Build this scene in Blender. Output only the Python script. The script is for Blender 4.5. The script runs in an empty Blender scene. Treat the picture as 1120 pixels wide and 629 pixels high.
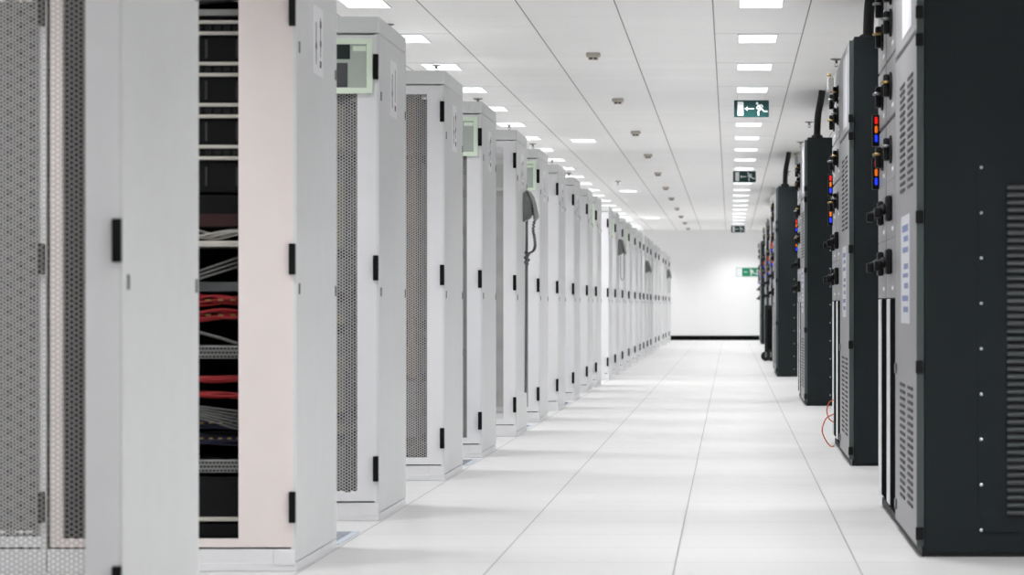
import bpy, bmesh, math, random
from mathutils import Vector, Matrix
import numpy as np
random.seed(7)
SC = bpy.context.scene
COL = SC.collection

# ------------------------------------------------------------------ camera, world, exposure
FPX, VPX, VPY, W, H = 3185.0, 798.5, 334.2, 1120.0, 629.0
CAMH = 0.854
cam_d = bpy.data.cameras.new('camera')
cam = bpy.data.objects.new('camera', cam_d); COL.objects.link(cam)
cam.location = (0, 0, CAMH); cam.rotation_euler = (math.radians(90), 0, 0)
cam_d.sensor_width = 36.0; cam_d.lens = FPX / W * 36.0
cam_d.shift_x = (W/2 - VPX) / W; cam_d.shift_y = (VPY - H/2) / W
cam_d.clip_start = 0.05; cam_d.clip_end = 300
cam_d.dof.use_dof = True; cam_d.dof.focus_distance = 16.5; cam_d.dof.aperture_fstop = 7.0
SC.camera = cam
SC.view_settings.view_transform = 'Standard'
SC.view_settings.look = 'None'
SC.view_settings.gamma = 1.0
SC.view_settings.use_curve_mapping = False
SC.view_settings.exposure = 0.27
LAMP = 15.5                                    # watts of every ceiling luminaire
SPREAD = math.radians(112)                     # its louvre grid cuts the light off sideways
SC.cycles.max_bounces = 10; SC.cycles.diffuse_bounces = 6; SC.cycles.glossy_bounces = 4
wd = bpy.data.worlds.new('world'); SC.world = wd; wd.use_nodes = True
wd.node_tree.nodes['Background'].inputs[0].default_value = (0.8, 0.85, 0.9, 1)
wd.node_tree.nodes['Background'].inputs[1].default_value = 0.2

# ------------------------------------------------------------------ materials
def lin(c):
    c = c / 255.0
    return c/12.92 if c <= 0.04045 else ((c+0.055)/1.055)**2.4
def rgb(r, g, b): return (lin(r), lin(g), lin(b), 1.0)

def mat(name, col, rough=0.45, metal=0.0, var=0.03, scale=9.0, spec=0.4, bump=0.0):
    m = bpy.data.materials.new(name); m.use_nodes = True
    nt = m.node_tree; b = nt.nodes['Principled BSDF']
    b.inputs['Roughness'].default_value = rough; b.inputs['Metallic'].default_value = metal
    b.inputs['Specular IOR Level'].default_value = spec
    tc = nt.nodes.new('ShaderNodeTexCoord'); n = nt.nodes.new('ShaderNodeTexNoise')
    n.inputs['Scale'].default_value = scale; n.inputs['Detail'].default_value = 3
    nt.links.new(tc.outputs['Object'], n.inputs['Vector'])
    mx = nt.nodes.new('ShaderNodeMix'); mx.data_type = 'RGBA'
    mx.inputs['A'].default_value = tuple(max(0, c*(1-var)) for c in col[:3]) + (1,)
    mx.inputs['B'].default_value = tuple(min(1, c*(1+var)) for c in col[:3]) + (1,)
    nt.links.new(n.outputs['Fac'], mx.inputs['Factor'])
    nt.links.new(mx.outputs['Result'], b.inputs['Base Color'])
    if bump:
        bp = nt.nodes.new('ShaderNodeBump'); bp.inputs['Strength'].default_value = bump
        bp.inputs['Distance'].default_value = 0.002
        n2 = nt.nodes.new('ShaderNodeTexNoise'); n2.inputs['Scale'].default_value = 350
        nt.links.new(tc.outputs['Object'], n2.inputs['Vector'])
        nt.links.new(n2.outputs['Fac'], bp.inputs['Height']); nt.links.new(bp.outputs['Normal'], b.inputs['Normal'])
    return m

def emit(name, col, strength):
    m = bpy.data.materials.new(name); m.use_nodes = True
    nt = m.node_tree; b = nt.nodes['Principled BSDF']
    b.inputs['Base Color'].default_value = col
    b.inputs['Emission Color'].default_value = col; b.inputs['Emission Strength'].default_value = strength
    return m

M = dict(
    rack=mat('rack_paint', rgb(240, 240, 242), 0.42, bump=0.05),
    rackside=mat('rack_shaded_paint', rgb(229, 230, 230), 0.45, bump=0.05),  # rack white darkened a little to shade sides and top
    pink=mat('warm_lit_rack_paint', rgb(243, 233, 230), 0.42),  # pink is the warm light on the window door, put into its colour
    perfgrey=mat('perforated_grey_steel', rgb(172, 170, 168), 0.45),
    darkred=mat('dark_red', rgb(44, 10, 12), 0.6),
    dimcable=mat('dim_grey_cable', rgb(96, 96, 94), 0.5),
    perfpanel=mat('grey_perforated_unit', rgb(150, 150, 148), 0.5),
    louvre=mat('lit_anthracite_louvre', rgb(54, 60, 63), 0.3, spec=0.9),  # cabinet anthracite made paler for the light on the vent louvres
    perf=mat('perforated_steel', rgb(205, 204, 203), 0.45),
    inner=mat('rack_interior', rgb(40, 40, 40), 0.6),
    black=mat('black_interior', rgb(9, 10, 12), 0.7, spec=0.2),
    hinge=mat('black_plastic', rgb(9, 10, 13), 0.55, spec=0.25),
    lock=mat('lock_metal', rgb(125, 127, 128), 0.35, 0.6),
    plate=mat('label_white', rgb(250, 250, 252), 0.4),
    pduplate=mat('placard_grey_white', rgb(206, 207, 212), 0.4),
    ink=mat('label_ink', rgb(45, 47, 52), 0.6),
    blueink=mat('blue_ink', rgb(122, 132, 172), 0.6),
    green=mat('pale_green_plastic', rgb(238, 252, 232), 0.4),
    pane=mat('display_glass', rgb(186, 196, 188), 0.25),
    panedark=mat('display_dark', rgb(30, 42, 40), 0.35),
    beige=mat('beige_equipment', rgb(118, 113, 84), 0.5),
    grey=mat('grey_equipment', rgb(82, 84, 87), 0.5),
    dgrey=mat('dark_equipment', rgb(52, 54, 58), 0.5),
    brown=mat('tan_equipment', rgb(120, 96, 78), 0.5),
    silver=mat('silver_equipment', rgb(96, 99, 104), 0.5, 0.0),
    steel=mat('light_rail_metal', rgb(196, 192, 184), 0.4, 0.2),
    red=mat('red_cable', rgb(138, 14, 20), 0.5),
    blue=mat('blue_cable', rgb(12, 18, 46), 0.5),
    white=mat('white_cable', rgb(165, 162, 156), 0.5),
    greycable=mat('grey_cable', rgb(150, 150, 148), 0.5),
    pdu=mat('anthracite_paint', rgb(36, 42, 44), 0.6, spec=0.15, bump=0.1),
    pdupanel=mat('anthracite_panel', rgb(36, 42, 45), 0.6, spec=0.15, bump=0.1),
    pduedge=mat('shaded_door_edge', rgb(72, 82, 80), 0.5),  # grey door's near edge, its shade put into the colour
    pdudoor=mat('grey_door_paint', rgb(142, 141, 144), 0.38, 0.1),
    slot=mat('louvre_dark', rgb(48, 48, 50), 0.6),
    plinth=mat('black_plinth', rgb(12, 13, 14), 0.6),
    smoke=mat('smoked_door', rgb(26, 29, 31), 0.9, spec=0.0),
    stile=mat('pale_stile', rgb(222, 224, 224), 0.35),
    rivet=mat('bright_rivet', rgb(190, 196, 198), 0.3, 0.7),
    brass=mat('brass', rgb(158, 132, 84), 0.35, 0.9),
    rubber=mat('black_rubber', rgb(14, 16, 16), 0.55),
    phone=mat('phone_grey', rgb(160, 164, 162), 0.45),
    phonedark=mat('phone_dark_grey', rgb(128, 131, 129), 0.5),
    cord=mat('cord_grey', rgb(104, 107, 107), 0.5),
    cordpale=mat('cord_pale', rgb(190, 178, 170), 0.5),
    orange=mat('orange_cable', rgb(226, 96, 50), 0.5),
    wall=mat('wall_paint', rgb(250, 250, 250), 0.7, var=0.01),
    base=mat('baseboard_black', rgb(8, 10, 11), 0.8, spec=0.1),
    signgreen=mat('sign_dark_green', rgb(8, 62, 60), 0.4),
    signbright=mat('sign_bright_green', rgb(20, 132, 92), 0.4),
    signwhite=mat('sign_white', rgb(236, 240, 240), 0.5),
    detector=mat('detector_plastic', rgb(196, 190, 180), 0.5),
    detdark=mat('detector_dark', rgb(84, 76, 68), 0.6),
    chrome=mat('sprinkler_metal', rgb(112, 110, 107), 0.4, 0.4),
    lampframe=mat('lamp_frame', rgb(232, 233, 234), 0.4, 0.0),
    vent=mat('vent_tile_metal', rgb(190, 197, 208), 0.5, 0.0),
    lampred=emit('red_lamp', rgb(225, 18, 10), 0.75),
    lamporange=emit('amber_lamp', rgb(225, 105, 10), 0.6),
    lampblue=emit('blue_lamp', rgb(20, 50, 240), 1.0),
    diffuser=emit('lamp_diffuser', (0.93, 0.97, 1.0, 1), 0.98),
)

def grid_material(name, col, rough, x0, px, y0, py, wx, wy, dark, cellvar, roughvar, strips=None, stripy=None, spec=0.5, streak=0.0):
    """A tiled sheet: cells in world x/y with dark joints and small tile-to-tile differences."""
    m = bpy.data.materials.new(name); m.use_nodes = True
    nt = m.node_tree; N = nt.nodes; L = nt.links; b = N['Principled BSDF']
    b.inputs['Specular IOR Level'].default_value = spec
    g = N.new('ShaderNodeNewGeometry'); s = N.new('ShaderNodeSeparateXYZ'); L.new(g.outputs['Position'], s.inputs[0])
    def mth(op, a, bb=None, c=None):
        n = N.new('ShaderNodeMath'); n.operation = op
        for i, v in enumerate((a, bb, c)):
            if v is None: continue
            if isinstance(v, (int, float)): n.inputs[i].default_value = v
            else: L.new(v, n.inputs[i])
        return n.outputs[0]
    u = mth('DIVIDE', mth('SUBTRACT', s.outputs['X'], x0), px)
    v = mth('DIVIDE', mth('SUBTRACT', s.outputs['Y'], y0), py)
    du = mth('MULTIPLY', mth('ABSOLUTE', mth('SUBTRACT', u, mth('ROUND', u))), px)
    dv = mth('MULTIPLY', mth('ABSOLUTE', mth('SUBTRACT', v, mth('ROUND', v))), py)
    jx = mth('LESS_THAN', du, wx); jy = mth('LESS_THAN', dv, wy)
    jy = mth('MULTIPLY', jy, 0.22)
    if strips:                                   # extra cross joints inside the luminaire strips
        for (sx0, sx1) in strips:
            ins = mth('MULTIPLY', mth('GREATER_THAN', s.outputs['X'], sx0), mth('LESS_THAN', s.outputs['X'], sx1))
            for off in stripy[:-1]:
                w = mth('DIVIDE', mth('SUBTRACT', s.outputs['Y'], off), stripy[-1])
                dw = mth('MULTIPLY', mth('ABSOLUTE', mth('SUBTRACT', w, mth('ROUND', w))), stripy[-1])
                jy = mth('MAXIMUM', jy, mth('MULTIPLY', ins, mth('MULTIPLY', mth('LESS_THAN', dw, 0.012), 0.6)))
    joint = mth('MAXIMUM', jx, jy)
    cb = N.new('ShaderNodeCombineXYZ'); L.new(mth('FLOOR', u), cb.inputs[0]); L.new(mth('FLOOR', v), cb.inputs[1])
    wn = N.new('ShaderNodeTexWhiteNoise'); wn.noise_dimensions = '2D'; L.new(cb.outputs[0], wn.inputs['Vector'])
    fac = wn.outputs['Value']
    if streak:
        cs = N.new('ShaderNodeCombineXYZ')
        L.new(mth('MULTIPLY', s.outputs['X'], 0.6), cs.inputs[0]); L.new(mth('MULTIPLY', s.outputs['Y'], 2.2), cs.inputs[1])
        nz = N.new('ShaderNodeTexNoise'); nz.inputs['Scale'].default_value = 1.0; nz.inputs['Detail'].default_value = 2
        L.new(cs.outputs[0], nz.inputs['Vector'])
        fac = mth('ADD', mth('MULTIPLY', fac, 1-streak), mth('MULTIPLY', nz.outputs['Fac'], streak))
    mx = N.new('ShaderNodeMix'); mx.data_type = 'RGBA'
    mx.inputs['A'].default_value = tuple(c*(1-cellvar) for c in col[:3])+(1,)
    mx.inputs['B'].default_value = tuple(min(1, c*(1+cellvar)) for c in col[:3])+(1,)
    L.new(fac, mx.inputs['Factor'])
    m2 = N.new('ShaderNodeMix'); m2.data_type = 'RGBA'
    L.new(joint, m2.inputs['Factor']); L.new(mx.outputs['Result'], m2.inputs['A']); m2.inputs['B'].default_value = dark
    L.new(m2.outputs['Result'], b.inputs['Base Color'])
    L.new(mth('ADD', rough - roughvar, mth('MULTIPLY', fac, 2*roughvar)), b.inputs['Roughness'])
    return m

STRIPS = [(-0.106, 0.494), (-2.506, -1.906)]
M['floor'] = grid_material('floor_tiles', rgb(216, 215, 215), 0.34, -0.181, 0.6, 9.68, 0.6, 0.0022, 0.010, rgb(128, 126, 126), 0.02, 0.025, spec=0.4)
M['ceil'] = grid_material('ceiling_panels', rgb(247, 246, 244), 0.42, -0.106, 0.6, 17.5, 0.6, 0.0045, 0.004, rgb(120, 118, 114), 0.05, 0.08,
                          strips=STRIPS, stripy=(17.47, 2.4), spec=0.5, streak=0.75)

# ------------------------------------------------------------------ mesh helpers
class MB:
    def __init__(self): self.v = []; self.f = []
    def box(self, x0, x1, y0, y1, z0, z1):
        n = len(self.v)
        self.v += [(x0,y0,z0),(x1,y0,z0),(x1,y1,z0),(x0,y1,z0),(x0,y0,z1),(x1,y0,z1),(x1,y1,z1),(x0,y1,z1)]
        self.f += [tuple(n+i for i in q) for q in ((3,2,1,0),(4,5,6,7),(0,1,5,4),(1,2,6,5),(2,3,7,6),(3,0,4,7))]
        return self
    def bbox(self, x0, x1, y0, y1, z0, z1, b=0.004, seg=2):
        bm = bmesh.new(); bmesh.ops.create_cube(bm, size=1)
        for v in bm.verts: v.co = Vector(((x0+x1)/2+v.co.x*(x1-x0), (y0+y1)/2+v.co.y*(y1-y0), (z0+z1)/2+v.co.z*(z1-z0)))
        bmesh.ops.bevel(bm, geom=bm.edges[:], offset=b, segments=seg, affect='EDGES', profile=0.5)
        return self.add(bm)
    def add(self, bm):
        n = len(self.v); bm.verts.index_update()
        self.v += [tuple(v.co) for v in bm.verts]
        self.f += [tuple(n+v.index for v in f.verts) for f in bm.faces]
        bm.free(); return self
    def tube(self, pts, r, seg=8, cap=True):
        pts = [Vector(p) for p in pts]; n = len(self.v); up = None
        rr = r if isinstance(r, (list, tuple)) else [r]*len(pts)
        for i, p in enumerate(pts):
            t = (pts[min(i+1, len(pts)-1)] - pts[max(i-1, 0)]).normalized()
            if up is None or abs(t.dot(up)) > 0.98:
                up = Vector((0,0,1)) if abs(t.z) < 0.9 else Vector((1,0,0))
            a = t.cross(up).normalized(); up = a.cross(t).normalized()
            for k in range(seg):
                an = 2*math.pi*k/seg
                self.v.append(tuple(p + (a*math.cos(an) + up*math.sin(an))*rr[i]))
        for i in range(len(pts)-1):
            for k in range(seg):
                a0 = n+i*seg+k; a1 = n+i*seg+(k+1) % seg
                self.f.append((a0, a1, a1+seg, a0+seg))
        if cap:
            self.f.append(tuple(n+k for k in range(seg))[::-1])
            m = n+(len(pts)-1)*seg; self.f.append(tuple(m+k for k in range(seg)))
        return self
    def poly(self, pts, axis, a0, a1):
        """extrude a 2D outline: axis 'y' uses (x,z) points, axis 'x' uses (y,z) points"""
        n = len(self.v); k = len(pts)
        for a in (a0, a1):
            for (p, q) in pts: self.v.append((p, a, q) if axis == 'y' else (a, p, q))
        self.f.append(tuple(range(n, n+k))); self.f.append(tuple(range(n+2*k-1, n+k-1, -1)))
        for i in range(k):
            j = (i+1) % k; self.f.append((n+i, n+k+i, n+k+j, n+j))
        return self
    def mesh(self, name, smooth=False):
        me = bpy.data.meshes.new(name); me.from_pydata(self.v, [], self.f)
        bm = bmesh.new(); bm.from_mesh(me); bmesh.ops.recalc_face_normals(bm, faces=bm.faces[:]); bm.to_mesh(me); bm.free()
        if smooth:
            for p in me.polygons: p.use_smooth = True
        me.update(); return me

CACHE = {}
def obj(name, key, build, m, parent=None, loc=(0,0,0), smooth=False, rot=None):
    """one mesh object; objects built under the same key share their mesh data"""
    k = (key, m)
    if k not in CACHE:
        b = MB(); r = build(b); me = (r if isinstance(r, bpy.types.Mesh) else b.mesh(name, smooth))
        me.materials.append(M[m]); CACHE[k] = me
    o = bpy.data.objects.new(name, CACHE[k]); COL.objects.link(o)
    if parent: o.parent = parent
    o.location = loc
    if rot: o.rotation_euler = rot
    return o
def tag(o, label, cat, group=None):
    o['label'] = label; o['category'] = cat
    if group: o['group'] = group
    return o
def thing(name, label, cat, loc, group=None):
    o = bpy.data.objects.new(name, None); COL.objects.link(o); o.location = loc
    o.empty_display_size = 0.1
    return tag(o, label, cat, group)
def struct(name, build, m):
    o = obj(name, name, build, m); o['kind'] = 'structure'; return o

def ordinal(n):
    w = ['first','second','third','fourth','fifth','sixth','seventh','eighth','ninth','tenth','eleventh','twelfth','thirteenth',
         'fourteenth','fifteenth','sixteenth','seventeenth','eighteenth','nineteenth']
    if n <= 19: return w[n-1]
    t = {20:'twentieth',30:'thirtieth'}
    if n in t: return t[n]
    return {2:'twenty',3:'thirty'}[n//10] + '-' + w[n % 10 - 1]

# ------------------------------------------------------------------ the room
CZ = 2.71; YE = 71.6; XL, XR, YB = -6.6, 4.4, -3.0
struct('floor', lambda b: b.box(XL, XR, YB, YE, -0.12, 0), 'floor')
struct('ceiling', lambda b: b.box(XL, XR, YB, YE, CZ, CZ+0.1), 'ceil')
struct('wall_far', lambda b: b.box(XL-0.1, XR+0.1, YE, YE+0.12, -0.12, CZ+0.1), 'wall')
struct('wall_back', lambda b: b.box(XL-0.1, XR+0.1, YB-0.12, YB, -0.12, CZ+0.1), 'wall')
struct('wall_left', lambda b: b.box(XL-0.12, XL, YB, YE, -0.12, CZ+0.1), 'wall')
struct('wall_right', lambda b: b.box(XR, XR+0.12, YB, YE, -0.12, CZ+0.1), 'wall')
struct('baseboard_far', lambda b: b.box(XL, XR, YE-0.02, YE-0.001, 0.001, 0.112), 'base')

# ------------------------------------------------------------------ ceiling luminaires
def lamp_frame(b):
    w, d = 0.13, 0.30; z0, z1 = -0.007, -0.001
    b.box(-w-.008, -w, -d-.008, d+.008, z0, z1); b.box(w, w+.008, -d-.008, d+.008, z0, z1)
    b.box(-w, w, -d-.008, -d, z0, z1); b.box(-w, w, d, d+.008, z0, z1)
    for k in (-1, 1): b.box(k*w/3-.002, k*w/3+.002, -d, d, z0, z1)
def lamp_glass(b): b.box(-.1299, .1299, -.2999, .2999, -0.0062, -0.003)
def luminaire(x, y, label, group, power=1.0):
    t = thing('ceiling_light', label, 'ceiling light', (x, y, CZ), group)
    obj('light_frame', 'lampframe', lamp_frame, 'lampframe', t)
    obj('diffuser', 'lampglass', lamp_glass, 'diffuser', t)
    tk = 'tube%.1f' % power
    if tk not in CACHE:
        ld = bpy.data.lights.new('lamp_light', 'AREA'); ld.shape = 'RECTANGLE'; ld.size = .25; ld.size_y = .59
        ld.energy = LAMP*power; ld.spread = SPREAD; ld.color = (0.98, 0.99, 1.0); CACHE[tk] = ld
    lo = bpy.data.objects.new('lamp_light', CACHE[tk]); COL.objects.link(lo); lo.parent = t; lo.location = (0, 0, -.0085)
ys = [17.8 + 2.4*k for k in range(-8, 23)]
for i, y in enumerate(ys):
    n = i - 7                                     # 1 = the first one inside the frame
    if n >= 1:
        lr = ordinal(n) + ' ceiling light from the camera in the row leading to the hanging exit signs'
        ll = ordinal(n) + ' ceiling light from the camera in the row above the white racks'
    else:
        lr = 'ceiling light out of frame above the near aisle'; ll = 'ceiling light out of frame above the nearest white racks'
    luminaire(0.19, y, lr, 'ceiling lights over the aisle')
    if y > 7: luminaire(-2.24, y, ll, 'ceiling lights over the white racks')
for y in ys[::2]:                                 # added rows out of view, for bounce onto ceiling and racks
    luminaire(-4.64, y, 'added unseen ceiling light beyond the white rack rows', 'added ceiling lights hidden from view')
    luminaire(2.59, y, 'added unseen ceiling light behind the dark cabinets', 'added ceiling lights hidden behind cabinets')
for i, y in enumerate((32.7, 47.2, 61.7)):
    luminaire(-1.645, y, ('single ceiling light panel set apart from the rows, nearest to camera', 'middle one of the three lone ceiling panels between the rows',
              'farthest lone ceiling light panel close to the end wall')[i], 'lone ceiling panels', 0.5)

# ------------------------------------------------------------------ white server racks
RW, RD, RH = 0.80, 0.95, 2.0
def hexsheet(x0, x1, z0, z1, pitch=0.0122, hole=0.76):
    """hexagonally perforated sheet in the x/z plane"""
    cw = pitch*0.866; R = pitch/math.sqrt(3)
    nc = int((x1-x0)/cw); nr = int((z1-z0)/pitch)
    ang = np.arange(6)*math.pi/3; hx = np.cos(ang)*R; hz = np.sin(ang)*R
    ci, ri = np.meshgrid(np.arange(nc), np.arange(nr), indexing='ij')
    cx = (x1 - R - ci*cw).ravel(); cz = (z0 + pitch*(ri + 0.5 + 0.5*(ci % 2))).ravel()
    n = len(cx)
    out = np.stack([cx[:,None]+hx, np.zeros((n,6)), cz[:,None]+hz], -1)
    inn = np.stack([cx[:,None]+hx*hole, np.zeros((n,6)), cz[:,None]+hz*hole], -1)
    o = out.reshape(-1, 3); key = np.round(o*2e5).astype(np.int64)//4
    key = np.round(o[:, [0, 2]]/(R/8)).astype(np.int64)
    uq, first, inv = np.unique(key, axis=0, return_index=True, return_inverse=True)
    inv = inv.reshape(n, 6)
    verts = np.concatenate([o[first], inn.reshape(-1, 3)])
    io = len(first) + np.arange(n*6).reshape(n, 6)
    k2 = np.roll(np.arange(6), -1)
    quads = np.stack([inv, inv[:, k2], io[:, k2], io], -1).reshape(-1, 4)
    me = bpy.data.meshes.new('perforated_sheet')
    me.from_pydata(verts.tolist(), [], quads.tolist()); me.update(); return me

def carcass(b):                                   # left wall, rear posts, floor plate, front posts, rails
    b.box(-RW, -RW+.02, .03, RD, .03, RH-.07)
    b.box(-RW+.02, -.025, .03, RD, .03, .05)
    for x0, x1 in ((-RW+.02, -RW+.05), (-.05, -.022)):
        b.box(x0, x1, .024, .06, .05, RH-.07); b.box(x0, x1, RD-.04, RD, .05, RH-.07)
def carcass_rails(b):
    for x in (-.664, -.136):
        b.box(x-.012, x+.012, .075, .095, .051, RH-.071); b.box(x-.012, x+.012, .62, .64, .051, RH-.071)
def plinth(b):
    b.bbox(-RW, -.001, 0.002, RD, 0, .028, .003)
    b.bbox(-RW, -.02, 0.003, .03, .026, .072, .002)
    b.bbox(-.075, -.004, -.001, .02, .022, .070, .0015)
def topcap(b):
    b.bbox(-RW, 0, 0, RD, RH-.066, RH, .004)
    b.bbox(-.075, -.006, -.002, .02, RH-.052, RH-.006, .0015)
def sidepanel(b): b.bbox(-.02, 0, .001, RD, .032, RH-.069, .003)
def hinge(b): b.bbox(-.024, -.003, -.016, .002, -.05, .05, .003)
def lockm(b): b.bbox(-.001, .004, -.008, .008, -.018, .018, .002)
def platem(b): b.box(0, .002, -.11, .11, -.115, .115)
def plate_ink(b, seed):
    r = random.Random(seed)
    b.box(.002, .0028, -.06, -.05, -.08, .06); b.box(.002, .0028, .045, .052, -.05, .085)
    for (y, z, s) in ((.05, .06, .016), (.05, -.005, .014), (-.055, -.02, .014), (.05, -.075, .016)):
        if r.random() < 0.85: b.box(.002, .003, y-s, y+s, z-s*.7, z+s*.7)
def doorframe(l, rgt, bot, top):
    x0, x1, z0, z1 = -.792, -.010, .078, RH-.073
    def f(b):
        b.bbox(x0, l, 0, .022, z0, z1, .002); b.bbox(rgt, x1, 0, .022, z0, z1, .002)
        b.bbox(l-.001, rgt+.001, 0, .022, z0, bot, .001); b.bbox(l-.001, rgt+.001, 0, .022, top, z1, .001)
    return f
HG = (1.80, 1.003, 0.207)
def rack(i, y, kind, label, seed=0, x=-1.39, name='server_rack', plate=True):
    t = thing(name, label, 'server rack', (x, y, 0), 'white server racks beside the aisle' if plate else None)
    obj('carcass', 'carcass', carcass, 'black' if kind in ('window', 'plain') else 'inner', t)
    if kind not in ('through', 'empty'): obj('mounting_rails', 'rails', carcass_rails, 'dgrey', t)
    obj('plinth', 'plinth', plinth, 'rack', t)
    obj('top_cover', 'topcap', topcap, 'rackside', t)
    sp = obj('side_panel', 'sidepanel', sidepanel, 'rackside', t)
    for (yy, zz) in ((.05, 1.687), (RD-.04, 1.665), (.05, .908), (RD-.04, .905)):
        obj('panel_lock', 'lock', lockm, 'lock', sp, (0, yy, zz))
    if plate and i < 22:
        lp = obj('label_plate', 'plate', platem, 'plate', sp, (0, .48, 1.745))
        if i < 12: obj('plate_print', 'ink%d' % (seed % 4), lambda b: plate_ink(b, seed % 4), 'ink', sp, (0.0001, .48, 1.745))
    if kind == 'window':
        d = obj('door', 'door_window', doorframe(-.752, -.187, .105, 1.88), 'pink', t)
        obj('rear_door', 'rear_solid', lambda b: b.box(-.778, -.03, RD-.025, RD-.005, .06, RH-.075), 'black', t)
        obj('blanking_panel', 'blank', lambda b: b.box(-.65, -.15, .05, .07, .051, .150), 'black', t)
    else:
        d = obj('door', 'door_mesh%d' % plate, doorframe(*((-.712, -.088) if plate else (-.77, -.016)), .112, 1.885), 'rack', t)
        top = 1.886
        if kind == 'screen': top = 1.70
        obj('perforated_sheet', 'perf%d' % plate, lambda b: hexsheet(*((-.716, -.082) if plate else (-.775, -.013)), .108, 1.893), 'perfgrey' if kind == 'empty' else 'perf', d, (0, .012, 0))
        if kind == 'through':
            obj('rear_door', 'perf_rear', lambda b: hexsheet(-.776, -.024, .108, 1.893, hole=.74), 'perf', t, (0, RD-.01, 0))
        elif kind != 'empty':
            obj('rear_door', 'rear_solid', lambda b: b.box(-.778, -.03, RD-.025, RD-.005, .06, RH-.075), 'inner', t)
    for h in HG: obj('hinge', 'hinge', hinge, 'hinge', d, (0, 0, h))
    if kind == 'screen':
        wf = obj('window_frame', 'greenframe', lambda b: (b.bbox(-.42, -.025, -.012, -.0005, 1.889, 1.913, .003), b.bbox(-.42, -.025, -.012, -.0005, 1.693, 1.717, .003),
                 b.bbox(-.42, -.396, -.0121, -.0005, 1.70, 1.90, .003), b.bbox(-.05, -.025, -.0121, -.0005, 1.70, 1.90, .003)) and None, 'green', d)
        obj('window_pane', 'pane', lambda b: (b.box(-.398, -.048, -.006, -.001, 1.714, 1.892)) and None, 'pane', wf)
        obj('pane_block', 'paneblock', lambda b: (b.box(-.30, -.115, -.008, -.006, 1.83, 1.888)) and None, 'panedark' if i < 4 else 'pane', wf)  # plain blocks of tone set on the pane
        if i < 4: obj('grey_block', 'greyblock', lambda b: (b.bbox(-.30, -.125, -.0078, -.006, 1.718, 1.815, .0005)) and None, 'grey', wf)
        obj('pale_strip', 'strip', lambda b: (b.box(-.104, -.052, -.0085, -.006, 1.862, 1.882)) and None, 'green', wf)
    if kind in ('mesh', 'screen') and i < 9:
        r = random.Random(100+i); z = .12
        mats = {3: ['beige', 'silver', 'beige', 'beige'], 4: ['silver', 'grey', 'brown', 'silver']}.get(i, ['silver', 'grey', 'silver', 'beige'])
        while z < 1.80:
            h = r.choice((.044, .088, .132, .176)); h = min(h, 1.88-z)
            mt = r.choice(mats + (['dgrey'] if z > 1.5 else []))
            obj('equipment_unit', 'eq%.3f' % h, lambda b: b.bbox(-.65, -.15, .10, .60, 0, h-.003, .002), mt, t, (0, 0, z))
            z += h + r.choice((0, 0, .044))
        if i == 4: obj('cable_bundle', 'cablebun', lambda b: [b.tube([(-.165+.012*math.sin(k*2.1+zz*3), .036+.004*k, zz) for zz in np.linspace(.5, 1.85, 18)], .008, 6) for k in range(3)] and None, 'brown', t)
    return t

RACKS = [ # depth, kind, label
 (6.67, 'empty', 'nearest white server rack at the left edge, fully perforated door with nothing behind it'),
 (9.34, 'window', 'white server rack with tall dark window showing red cables and patch panels'),
 (11.54, 'screen', 'third rack from the camera, pale green framed display holding a black block above the mesh'),
 (14.2, 'mesh', 'fourth rack from the camera, wide dark hexagonal mesh without display'),
 (16.35, 'screen', 'fifth rack from the camera, pale green framed display and narrow mesh strip'),
 (18.98, 'through', 'sixth rack from the camera, carrying the nearest grey telephone on its side'),
 (21.3, 'screen', 'seventh rack from the camera, green framed display partly behind the nearest telephone'),
 (23.65, 'plain', 'eighth rack from the camera, just behind the one with green display by the telephone'),
 (26.05, 'plain', None), (28.55, 'plain', None), (30.5, 'screen', None), (33.4, 'plain', None),
 (35.6, 'screen', 'thirteenth rack from the camera, carrying the second grey telephone with looped cord'),
 (38.0, 'plain', 'rack standing next behind the one with the second telephone'),
 (40.4, 'screen', None), (43.0, 'plain', None), (45.4, 'plain', None),
 (47.3, 'plain', 'distant rack carrying the third telephone with pale cord'),
 (49.5, 'plain', None), (51.6, 'plain', None), (55.0, 'plain', None), (57.4, 'plain', None), (61.2, 'plain', None),
 (63.5, 'plain', 'distant rack carrying the farthest telephone near the end wall'),
 (67.2, 'plain', 'last white rack in the row, closest to the end wall'),
]
for i, (y, kind, label) in enumerate(RACKS):
    if label is None: label = 'distant white server rack, ' + ordinal(i+1) + ' from the camera in the left row'
    rack(i+1, y, kind, label, seed=i)
rack(30, 9.34, 'mesh', 'white perforated rack seen blurred through the mesh of the nearest rack', x=-1.39-.804, plate=False)

# equipment in the open-window rack (second from the camera)
RX, RY = -1.39, 9.34
def unit(name, label, cat, z0, z1, m, group, build=None, y0=.058, y1=.40):
    t = thing(name, label, cat, (RX-.4, RY+y0, z0), group)
    h = z1-z0
    obj('housing', 'housing%.3f_%.3f_%.3f' % (h, y0, y1), lambda b: (b.bbox(-.25, .25, 0, y1-y0, 0, h, .002)) and None, m, t)
    return t, h
def rail(t, z, m='steel', hh=.011):
    obj('rail', 'rail%.3f' % hh, lambda b: (b.bbox(-.25, .25, -.012, .0, -hh/2, hh/2, .002)) and None, m, t, (0, 0, z))
PP = [(1.728, 1.772), (1.594, 1.638), (1.46, 1.505), (1.325, 1.37)]
for k, (a, c) in enumerate(PP):
    t, h = unit('patch_panel', ordinal(k+1) + ' black patch panel from the top, between pale rails in the window rack', 'patch panel', a, c, 'black', 'black patch panels in the window rack')
    rail(t, 0.004); rail(t, h-.004)
    for q in range(16):
        obj('port', 'port', lambda b: (b.box(-.009, .009, -.004, 0, -.008, .008)) and None, 'plinth', t, (-.225+.03*q, 0, h/2))
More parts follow.
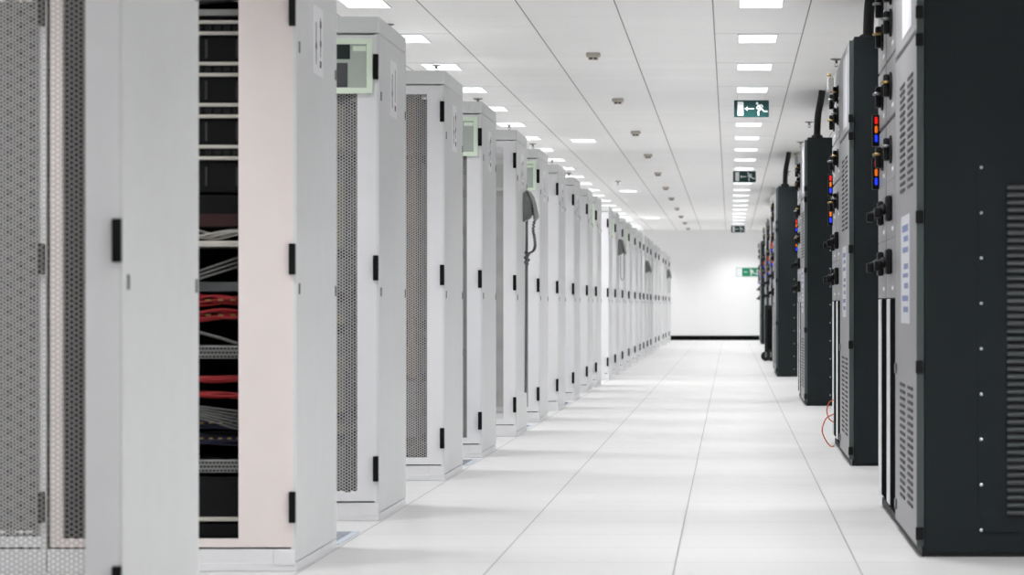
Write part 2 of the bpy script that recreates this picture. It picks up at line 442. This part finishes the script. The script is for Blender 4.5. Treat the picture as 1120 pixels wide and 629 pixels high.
SW = [(1.642, 1.724), (1.509, 1.59), (1.374, 1.456), (1.22, 1.321)]
for k, (a, c) in enumerate(SW):
    t, h = unit('network_switch', 'black network switch mounted below the ' + ordinal(k+1) + ' patch panel', 'network switch', a, c, 'black', 'black switches in the window rack')
    for q in range(5):
        obj('card_handle', 'cardh', lambda b: (b.box(-.004, .004, -.006, 0, -.03, .03)) and None, 'slot', t, (-.2+.1*q, 0, h/2))
t, h = unit('shelf', 'grey metal shelf at the top of the window rack', 'shelf', 1.79, 1.81, 'greycable', None)
obj('cable_tray', 'traycab', lambda b: [b.tube([(-.24, .05+.03*k, .03), (0, .03+.03*k, .05), (.24, .02+.03*k, .07)], .012, 6) for k in range(3)] and None, 'grey', t)
t, h = unit('server', 'dark server with dull red front below the switches', 'server', 1.105, 1.21, 'black', None)
obj('red_fascia', 'redf', lambda b: (b.box(-.24, .24, -.003, 0, .005, .045)) and None, 'darkred', t)
def loops(seed, n, amp, z, dz):
    r = random.Random(seed)
    def f(b):
        for k in range(n):
            ph = r.random()*6; f1 = r.uniform(20, 34); zz = z + dz*k/n
            b.tube([(x, -.02-.006*(k % 3)+.006*math.sin(x*15+ph), zz+amp*math.sin(x*f1+ph)) for x in np.linspace(-.23, .23, 40)], .0042, 5)
    return f
t, h = unit('shelf', 'pale shelf strewn with white cable loops half way up the window rack', 'shelf', 1.044, 1.062, 'steel', None, y0=.05)
tag(obj('cable_coil', 'coil', loops(3, 4, .010, 0.012, .016), 'white', None, (RX-.4, RY+.085, 1.066), True), 'white cable loops lying on the pale shelf', 'cable')
t, h = unit('cable_manager', 'grey cable manager with slanting cables above the red panels', 'cable manager', .90, .93, 'grey', None)
obj('slanting_cable', 'slant', lambda b: [b.tube([(-.24, -.02-.004*k, .008+.006*k), (0.05, -.03, .03+.012*k), (.24, -.012, .09+.015*k)], .004, 6) for k in range(3)] and None, 'dimcable', t, smooth=True)
for k, (a, c) in enumerate(((.855, .889), (.806, .845))):
    t, h = unit('fibre_panel', ('upper' if k == 0 else 'lower') + ' red cable panel of the adjoining pair in the window rack', 'cable panel', a, c, 'black', 'red panels in the window rack', y0=.09)
    obj('red_cables', 'redc%d' % k, loops(11+k, 6, .006, .004, .03), 'red', t, smooth=True)
    obj('yellow_tags', 'tags', lambda b: [b.box(-.22+.04*q, -.205+.04*q, -.046, -.040, .014, .020) for q in range(12)] and None, 'brass', t)
tag(obj('cable', 'slack', lambda b: (b.tube([(-.24, 0, .075), (.0, -.012, .04), (.15, -.008, .0), (.24, 0, -.03)], .005, 6)) and None, 'dimcable', None, (RX-.4, RY+.036, .75), True),
    'slack pale cable drooping below the red panels', 'cable')
def meshface(h):
    def f(b):
        for q in range(40):
            for r_ in range(3):
                x = -.235+.012*q+.006*(r_ % 2); z = .006+r_*.013
                b.box(x-.004, x+.004, -.003, 0, z-.003, z+.003)
    return f
for k, (a, c) in enumerate(((.683, .724), (.315, .355))):
    t, h = unit('fan_unit', ('grey perforated unit between the red bundles and red panels', 'grey perforated unit near the bottom of the window rack')[k], 'fan unit', a, c, 'perfpanel', 'perforated units')
    obj('perforation', 'pf', meshface(h), 'black', t)
for k, (z, lab) in enumerate(((.618, 'bright red cable bundle, upper of two thin ones'), (.566, 'bright red cable bundle directly above the white cables'))):
    t, h = unit('cable_manager', 'black cable manager carrying the ' + ('upper' if k == 0 else 'lower') + ' bright red bundle', 'cable manager', z-.012, z+.006, 'black', 'black cable managers')
    tag(obj('cable_bundle', 'redb%d' % k, loops(21+k, 5, .003, -.007, .014), 'red', None, (RX-.4, RY+.075, z), True), lab + ' in the window rack', 'cable')
tag(obj('cable_bundle', 'whitefan', lambda b: [b.tube([(-.24, 0, .035-.002*k), (-.05, -.01, .027-.004*k), (.1, -.014, .012-.008*k), (.24, -.014, -.005-.013*k)], .003, 6) for k in range(6)] and None, 'dimcable', None, (RX-.4, RY+.046, .515), True),
    'grey white cable fan hanging under the lower red bundle', 'cable')
for k, z in enumerate((.475, .425)):
    t, h = unit('patch_panel', ('upper' if k == 0 else 'lower') + ' dark blue cabled panel low in the window rack', 'patch panel', z-.02, z+.02, 'black', 'blue panels in the window rack', y0=.09)
    obj('blue_cables', 'bluec%d' % k, loops(31+k, 6, .004, .004, .03), 'blue', t, smooth=True)
    obj('yellow_tags', 'tags2', lambda b: [b.box(-.22+.03*q, -.208+.03*q, -.046, -.041, .018, .023) for q in range(15)] and None, 'brass', t)
t, h = unit('server', 'black server at the bottom of the window rack with pale lower rail', 'server', .165, .30, 'black', None)
rail(t, .0, 'steel', .013)

# ------------------------------------------------------------------ telephones hanging on rack sides
def handset(b):
    pts = [(.030, .0, .108), (.044, 0, .092), (.058, 0, .060), (.070, 0, .02), (.079, 0, -.03), (.086, 0, -.072), (.078, 0, -.100)]
    n = len(b.v); seg = 14; rr = [.010, .024, .030, .027, .027, .031, .012]
    ry = [.012, .026, .030, .026, .026, .030, .014]
    for (p, r1, r2) in zip(pts, rr, ry):
        for k in range(seg):
            a = 2*math.pi*k/seg; b.v.append((p[0]*1.15-.012+r1*.7*math.cos(a), p[1]+r2*math.sin(a), p[2]))
    for i in range(len(pts)-1):
        for k in range(seg):
            a0 = n+i*seg+k; a1 = n+i*seg+(k+1) % seg; b.f.append((a0, a1, a1+seg, a0+seg))
    b.f.append(tuple(n+k for k in range(seg))); m = n+(len(pts)-1)*seg; b.f.append(tuple(m+k for k in range(seg)))
def phonebody(b): b.poly([(0, .085), (.016, .102), (.030, .085), (.050, .03), (.062, -.05), (.05, -.080), (0, -.105)], 'y', -.045, .045)
def keys(b):
    for r_ in range(4):
        for c_ in range(3): b.box(.064, .070, -.025+.02*c_, -.012+.02*c_, -.06+.02*r_, -.048+.02*r_)
def helix(p0, p1, r, turns):
    p0 = Vector(p0); p1 = Vector(p1); d = p1-p0; out = []
    n = int(turns*8)
    for k in range(n+1):
        a = 2*math.pi*turns*k/n; out.append(p0 + d*(k/n) + Vector((r*math.cos(a), r*math.sin(a), 0)))
    return out
def curve(ps, n=10):
    ps = [Vector(p) for p in ps]; out = []
    for i in range(len(ps)-1):
        a, b_, c, d = ps[max(i-1, 0)], ps[i], ps[i+1], ps[min(i+2, len(ps)-1)]
        for k in range(n):
            t_ = k/n; out.append(0.5*((2*b_)+(c-a)*t_+(2*a-5*b_+4*c-d)*t_*t_+(3*b_-a-3*c+d)*t_**3))
    out.append(ps[-1]); return out
def cord_coiled(b):
    b.tube(helix((.022, 0, -.10), (.016, 0, -1.25), .0075, 96), .0036, 5)
    b.tube([(p.x+.007*math.cos(k*.9), p.y+.007*math.sin(k*.9), p.z) for k, p in enumerate(curve([(.074, 0, -.10), (.066, 0, -.16), (.075, 0, -.21), (.079, 0, -.265), (.066, 0, -.30), (.04, 0, -.315), (.024, 0, -.345)], 22))], .0055, 5)
    b.tube(curve([(.012, .01, -.31), (.034, -.01, -.325), (.012, .0, -.345), (.036, .01, -.36), (.014, -.01, -.375), (.032, 0, -.39)], 8), .010, 6)
def cord_loop(b):
    b.tube(curve([(.03, 0, -.095), (.028, 0, -.25), (.035, 0, -.38), (.055, 0, -.40), (.072, 0, -.37), (.074, 0, -.22), (.073, 0, -.095)], 10), .004, 6)
PH = [(19.55, 1.52, 'phone', cord_coiled, 'cord', 'nearest grey wall telephone with knotted coiled cord on a rack side'),
      (36.1, 1.575, 'phone', cord_loop, 'cord', 'second grey wall telephone, plain looped cord, on the white racks'),
      (47.8, 1.49, 'phone', cord_loop, 'cordpale', 'third wall telephone along the racks, with pale looped cord'),
      (64.0, 1.545, 'phone', cord_loop, 'cord', 'farthest small telephone on the racks near the end wall')]
for k, (y, z, m, c, cm, lab) in enumerate(PH):
    t = thing('wall_telephone', lab, 'telephone', (-1.388, y, z), 'telephones on the rack sides')
    bd = obj('telephone_body', 'phonebody', phonebody, 'phonedark', t)
    obj('handset', 'handset', handset, m, t, (0, 0, 0), True)
    obj('keypad', 'keys', keys, 'ink', bd)
    obj('cord', 'cord%d' % (0 if k == 0 else 1), c, cm, t, (0, 0, 0), True)

# ------------------------------------------------------------------ dark power distribution cabinets on the right
PL, PD, PHT = 2.6, 0.90, 2.286
def p_body(b): b.bbox(0, PD, 0.0, PL, .012, PHT, .005)
def p_plinth(b):
    b.box(.001, PD-.001, .004, PL-.001, 0, .0119); b.box(-.008, -.0005, .004, PL, 0, .032)
def p_vent(b):
    b.box(.185, PD-.01, -.004, 0, .085, 1.345)
def p_louv(b):
    for k in range(44):
        z = .150 + .0257*k
        b.tube([(.279, -.004, z), (.283, -.006, z), (.30, -.006, z), (PD-.06, -.006, z), (PD-.05, -.004, z)], [.003, .008, .008, .008, .003], 8)
def p_slots(b):
    for k in range(45): b.box(.278, PD-.05, -.0048, -.0035, .132+.0257*k, .1415+.0257*k)
def rivet(b):
    b.tube([(0, 0, 0), (0, -.004, 0), (0, -.006, 0)], [.006, .0055, .002], 8)
def door_up(b): b.bbox(-.026, -.001, .024, 1.28, 1.80, 2.265, .003)
def door_lo(b): b.bbox(-.026, -.001, .024, 1.28, .036, 1.782, .003)
def door_edge(b): b.bbox(-.0255, -.001, .0, .0225, .036, 2.265, .002)
def louv(a, c, z0, z1):  # dark blocks; the shade beneath each fin is their colour
    def f(b):
        for k in range(int((z1-z0)/.0255)):
            z = z0+.0255*k
            b.poly([(a, z), (c, z), (c, z+.011), (a, z+.011)], 'x', -.029, -.025)
    return f
def phinge(b): b.bbox(-.030, -.004, -.014, .004, -.022, .022, .003)
def modplate(b): b.bbox(-.026, -.001, 0, .60, 0, .232, .003)
def smoked(b): b.bbox(-.024, -.001, 0, .37, .06, .88, .003)
def stilem(b): b.bbox(-.027, -.001, .375, .575, .06, .88, .003)
def knobbase(b):
    b.tube([(-.026, 0, 0), (-.034, 0, 0), (-.036, 0, 0)], [.055, .055, .046], 16)
    b.bbox(-.058, -.034, -.026, .026, -.044, .044, .006)
def knobtip(b): b.tube([(-.03, -.03, .012), (-.05, -.036, .012), (-.062, -.03, .012), (-.064, -.0, .012)], .006, 10)
def lever(b):
    b.bbox(-.050, -.026, -.06, .06, -.05, .05, .008)
    b.tube([(-.045, 0, 0), (-.075, 0, -.012)], [.022, .018], 12)
    b.bbox(-.094, -.066, -.03, .03, -.036, .004, .005)
def ledbox(b): b.bbox(-.056, -.026, -.02, .02, -.068, .068, .004)
def lampm(b): b.bbox(-.045, -.033, -.026, -.016, -.015, .015, .004)
def jbox(b): b.bbox(-.062, -.026, -.06, .06, -.045, .045, .006)
def gland(b): b.tube([(-.044, 0, .044), (-.046, 0, .058), (-.06, 0, .066)], .009, 10)
def conduit(b):
    b.tube(curve([(.09, .3, PHT-.002), (.092, .3, PHT+.10), (.10, .3, PHT+.22), (.125, .3, PHT+.35), (.135, .3, CZ-.003)], 6), .03, 14)
    b.tube([(.09, .3, PHT), (.09, .3, PHT+.03), (.09, .3, PHT+.04)], [.05, .05, .035], 14)
def placard(z0, z1, y0=.27, y1=.80):
    return lambda b: (b.box(-.0275, -.0262, y0, y1, z0, z1)) and None
def placard_print(b):
    for (z0, z1, y1) in ((1.12, 1.145, .80), (1.085, 1.105, .72), (1.045, 1.065, .78), (.985, 1.005, .70), (.955, .97, .76), (.915, .935, .68), (.87, .89, .80), (.83, .85, .74)):
        b.box(-.0282, -.0275, .46, y1, z0, z1)
def pdu(n, X, y, label):
    t = thing('power_cabinet', label, 'power cabinet', (X, y, 0), 'dark power cabinets on the right')
    obj('cabinet_body', 'p_body', p_body, 'pdu', t); obj('plinth', 'p_plinth', p_plinth, 'plinth', t)
    vp = obj('vent_panel', 'p_vent', p_vent, 'pdupanel', t)
    obj('vent_louvres', 'p_louv', p_louv, 'louvre', vp)
    obj('vent_slots', 'p_slots', p_slots, 'plinth', vp)
    for k in range(9): obj('rivet', 'rivet', rivet, 'rivet', vp, (.193, -.003, .091+.154*k))
    obj('edge_strip', 'dedge', door_edge, 'pduedge', t)
    du = obj('upper_door', 'dup', door_up, 'pdudoor', t); dl = obj('lower_door', 'dlo', door_lo, 'pdudoor', t)
    obj('placard', 'plu', placard(1.83, 2.22), 'pduplate', du)
    p2 = obj('placard', 'pll', placard(.79, 1.18, .38, .88), 'pduplate', dl)
    obj('placard_print', 'plp', placard_print, 'blueink', dl)
    for z0, z1 in ((1.27, 1.70), (.15, .60)):
        for a, c in ((.20, .48), (.66, .94)):
            obj('louvre', 'louv%.2f%.2f' % (z0, a), louv(a, c, z0, z1), 'slot', dl)
    for z in (1.155, .645, .08, 1.757): obj('hinge', 'phinge', phinge, 'hinge', dl, (0, 0, z))
    obj('hinge', 'phinge', phinge, 'hinge', du, (0, 0, 1.85))
    for z in (.615, .10): obj('door_lock', 'dlock', lambda b: b.bbox(-.034, -.026, 1.17, 1.21, -.02, .02, .003) and None, 'lock', dl, (0, 0, z))
    for c, y0 in ((0, 1.31), (1, 1.96)):
        for k, hz in enumerate((2.09, 1.965, 1.717, 1.467, 1.235, 1.026)):
            z0 = (2.025, 1.842, 1.60, 1.351, 1.118, .885)[k]; 
            mp = obj('module_cover', 'modp', modplate, 'pdudoor', t, (0, y0, z0))
            dy = .24 if c == 0 else .22
            if k < 4:
                hb = obj('rotary_switch', 'knob', knobbase, 'hinge', mp, (0, dy, hz-z0), True)
                obj('switch_tip', 'tip', knobtip, 'brass' if (k+c) % 2 == 0 else 'lock', mp, (0, dy, hz-z0), True)
            else:
                obj('lever_switch', 'lever', lever, 'hinge', mp, (0, dy, hz-z0), True)
            obj('small_tag', 'stag', lambda b: (b.box(-.0275, -.026, .1, .2, .03, .045)) and None, 'plate', mp)
        obj('smoked_door', 'smk', smoked, 'smoke', t, (0, y0, 0))
        obj('pale_stile', 'stl', stilem, 'stile', t, (0, y0, 0))
    for z in (1.598, 1.415):
        lb = obj('lamp_housing', 'ledbox', ledbox, 'hinge', t, (0, 2.50, z))
        obj('red_lamp', 'lampm', lampm, 'lampred', lb, (0, 0, .042))
        obj('amber_lamp', 'lampm', lampm, 'lamporange', lb, (0, 0, .004))
        obj('blue_lamp', 'lampm', lampm, 'lampblue', lb, (0, 0, -.034))
    jb = obj('junction_box', 'jbox', jbox, 'greycable', t, (0, 2.40, 2.21))
    obj('cable_gland', 'gland', gland, 'brass', jb, smooth=True)
    obj('cable_conduit', 'conduit', conduit, 'rubber', t, smooth=True)
    return t
PDUS = [(.66, 9.89, 'nearest dark power cabinet at the right edge, ribbed vents on its side'),
        (.66, 15.5, 'second dark power cabinet from the camera, orange cable at its far foot'),
        (.66, 24.8, 'third dark power cabinet from the camera, curved black conduit on top'),
        (.575, 34.9, 'fourth dark power cabinet, standing a little farther into the aisle before the trolley'),
        (.665, 45.4, 'distant dark power cabinet just behind the black trolley'),
        (.655, 50.6, 'distant dark power cabinet, second to last before the end wall'),
        (.70, 64.4, 'last and smallest dark power cabinet beside the wall exit sign')]
for n, (X, y, lab) in enumerate(PDUS): pdu(n, X, y, lab)

# orange cable at the foot of the second cabinet
def oc(b):
    b.tube(curve([(.0, 0, .285), (-.03, 0, .27), (-.045, -.01, .22), (-.03, 0, .17), (.0, 0, .15)], 8), .004, 6)
    b.tube(curve([(.0, .03, .20), (-.05, .02, .17), (-.072, .01, .10), (-.05, .02, .04), (-.02, .03, .004), (.0, .05, .004)], 8), .004, 6)
tag(obj('orange_cable', 'orangecable', oc, 'orange', None, (.628, 17.55, 0), True), 'thin orange cable looping out at the foot of a dark cabinet', 'cable')

# black trolley
t = thing('wheeled_trolley', 'black wheeled trolley parked beside the far dark cabinets', 'trolley', (.595, 44.9, 0))
obj('panel', 'trp', lambda b: (b.bbox(-.022, .05, -.16, .16, .16, .80, .006)) and None, 'black', t)
obj('frame', 'trf', lambda b: (b.bbox(-.06, -.025, -.18, .18, .14, .82, .008), b.bbox(-.06, .056, -.18, .18, .80, .86, .008), b.bbox(-.06, .056, -.18, .18, .145, .18, .008)) and None, 'rubber', t)
for (x, y) in ((-.045, -.14), (.035, -.14), (-.045, .14), (.035, .14)):
    c = obj('caster', 'cst', lambda b: (b.tube([(0, -.02, .072), (0, .02, .072)], .072, 20)) and None, 'rubber', t, (x, y, 0), False)
    obj('caster_fork', 'cfk', lambda b: (b.box(-.015, .015, -.027, -.023, .06, .1455), b.box(-.015, .015, .023, .027, .06, .1455), b.box(-.015, .015, -.027, .027, .1445, .1465)) and None, 'lock', c)

# ------------------------------------------------------------------ exit signs
def strokes(b, segs, w, a0, a1):
    for (p, q) in segs:
        p = Vector(p); q = Vector(q); d = (q-p).normalized(); nn = Vector((-d.y, d.x))*w/2; e = d*w*.3
        b.poly([tuple(p-e+nn), tuple(p-e-nn), tuple(q+e-nn), tuple(q+e+nn)], 'y', a0, a1)
def man(b):                                       # about 0.09 wide and 0.12 high, running to the left
    c = [( -.033 + .011*math.cos(k*math.pi/6), .047+.011*math.sin(k*math.pi/6)) for k in range(12)]
    b.poly(c, 'y', -.0035, 0)
    b.poly([(-.030, .034), (-.016, .036), (.012, .004), (.004, -.008), (-.014, .0)], 'y', -.0035, 0)
    strokes(b, [((-.020, .028), (.006, .034)), ((.006, .034), (.016, .016)), ((-.026, .026), (-.036, .006)), ((-.036, .006), (-.022, -.004))], .010, -.0035, 0)
    strokes(b, [((.006, .0), (.026, -.022)), ((.026, -.022), (.055, -.024)), ((-.004, -.002), (-.024, -.026)), ((-.024, -.026), (-.020, -.056))], .013, -.0035, 0)
def arrow(b):
    b.box(-.036, .036, -.0035, 0, -.005, .005)
    b.poly([(-.046, 0), (-.020, .020), (-.020, .011), (-.034, 0), (-.020, -.011), (-.020, -.020)], 'y', -.0034, 0)
for k, (x, y, z, lab) in enumerate(((.187, 25.4, 2.571, 'nearest dark green hanging exit sign with running figure'), (.192, 38.9, 2.575, 'second dark green exit sign hanging from the ceiling'),
                     (.176, 65.2, 2.565, 'farthest dark green hanging exit sign, just in front of the end wall'))):
    t = thing('exit_sign', lab, 'exit sign', (x, y, z), 'hanging exit signs')
    obj('sign_board', 'sboard', lambda b: (b.bbox(-.152, .152, 0, .012, -.074, .074, .002)) and None, 'signgreen', t)
    obj('door_symbol', 'sdoor', lambda b: (b.box(-.122, -.070, -.003, 0, -.060, .060)) and None, 'signwhite', t)
    obj('arrow_symbol', 'sarrow', arrow, 'signwhite', t, (-.014, 0, 0))
    obj('running_figure', 'sman', man, 'signwhite', t, (.082, 0, 0))
    for xx in (-.12, .12): obj('hanger', 'shang', lambda b: (b.box(-.003, .003, .004, .008, .072, CZ-2.571-.006)) and None, 'lampframe', t, (xx, 0, 0))
t = thing('exit_sign', 'bright green exit sign with white border fixed to the end wall', 'exit sign', (.53, YE-.014, 1.675))
obj('sign_board', 'wboard', lambda b: (b.bbox(-.40, .40, 0, .013, -.125, .125, .003)) and None, 'signwhite', t)
obj('green_field', 'wfield', lambda b: (b.box(-.38, .38, -.002, 0, -.105, .105)) and None, 'signbright', t)
obj('door_symbol', 'wdoor', lambda b: (b.box(-.375, -.235, -.004, -.002, -.10, .10)) and None, 'signwhite', t)
obj('arrow_symbol', 'sarrow', arrow, 'signwhite', t, (-.14, -.002, 0))
o = obj('running_figure', 'sman', man, 'signwhite', t, (.02, -.002, 0)); o.scale = (1.5, 1, 1.5)
obj('text_lines', 'wtext', lambda b: [b.box(.12, .34, -.004, -.002, z, z+.028) for z in (.03, -.02, -.07)] and None, 'signwhite', t)

# ------------------------------------------------------------------ ceiling detectors and sprinklers
def det_body(b):
    b.bbox(-.052, .052, -.045, .045, -.030, -.001, .006); b.bbox(-.036, .036, -.032, .032, -.052, -.028, .006)
def det_slot(b):
    for k in (-1, 1): b.box(k*.016-.011, k*.016+.011, -.0335, -.031, -.049, -.036)
for k, y in enumerate((21.4, 26.1, 31.0, 35.7, 40.6, 45.5, 50.0, 55.2, 60.0, 64.8, 69.6)):
    t = thing('smoke_detector', ordinal(k+1) + ' ceiling smoke detector from the camera above the aisle', 'smoke detector', (-1.005, y, CZ), 'smoke detectors along the ceiling')
    obj('detector_body', 'detb', det_body, 'detector', t); obj('sensing_slot', 'dets', det_slot, 'detdark', t)
def spr_ros(b): b.tube([(0, 0, -.001), (0, 0, -.006), (0, 0, -.014)], [.046, .044, .018], 20)
def spr_head(b):
    b.tube([(0, 0, -.012), (0, 0, -.030), (0, 0, -.036)], [.010, .010, .006], 10)
    b.tube([(-.009, 0, -.034), (-.012, 0, -.046), (0, 0, -.058)], .0025, 6); b.tube([(.009, 0, -.034), (.012, 0, -.046), (0, 0, -.058)], .0025, 6)
    b.tube([(0, 0, -.057), (0, 0, -.060)], .016, 14)
def sprinkler(x, y, lab, g):
    t = thing('sprinkler', lab, 'sprinkler', (x, y, CZ), g)
    obj('rosette', 'sprr', spr_ros, 'chrome', t, smooth=False); obj('sprinkler_head', 'sprh', spr_head, 'chrome', t)
for k, y in enumerate((19.2, 22.4, 26.1, 29.8, 33.4, 37.0, 40.8)):
    sprinkler(-2.26, y, ordinal(k+1) + ' sprinkler from the camera above the white rack tops', 'sprinklers above the white racks')
sprinkler(-1.67, 43.4, 'lone sprinkler on the ceiling near the lone light panels', None)
for k, y in enumerate((21.9, 29.4, 33.0, 40.2)):
    sprinkler(.80, y, ordinal(k+1) + ' sprinkler from the camera above the dark power cabinets', 'sprinklers above the dark cabinets')

# ------------------------------------------------------------------ grey ventilated floor tiles in the cold aisles between racks
def vtile(b):
    b.bbox(-.296, .296, -.296, .296, .0004, .003, .0008)
def vslots(b):
    for k in range(22):
        y = -.26+.0248*k
        for c in range(4): b.box(-.27+.14*c, -.27+.14*c+.12, y-.004, y+.004, .003, .0034)
n = 0
for (y0, cnt, lab) in ((10.62, 1, 'second and third'), (15.76, 1, 'fourth and fifth'), (20.4, 1, 'sixth and seventh'), (25.3, 1, 'eighth and ninth')):
    for c in range(2):
        t = thing('vent_tile', ('outer' if c == 0 else 'inner') + ' grey slotted floor tile between the ' + lab + ' white racks', 'floor tile', (-1.39-.30-.6*c, y0+.06, 0), 'grey slotted floor tiles between racks')
        obj('tile_plate', 'vtile', vtile, 'vent', t); obj('tile_slots', 'vslots', vslots, 'grey', t)
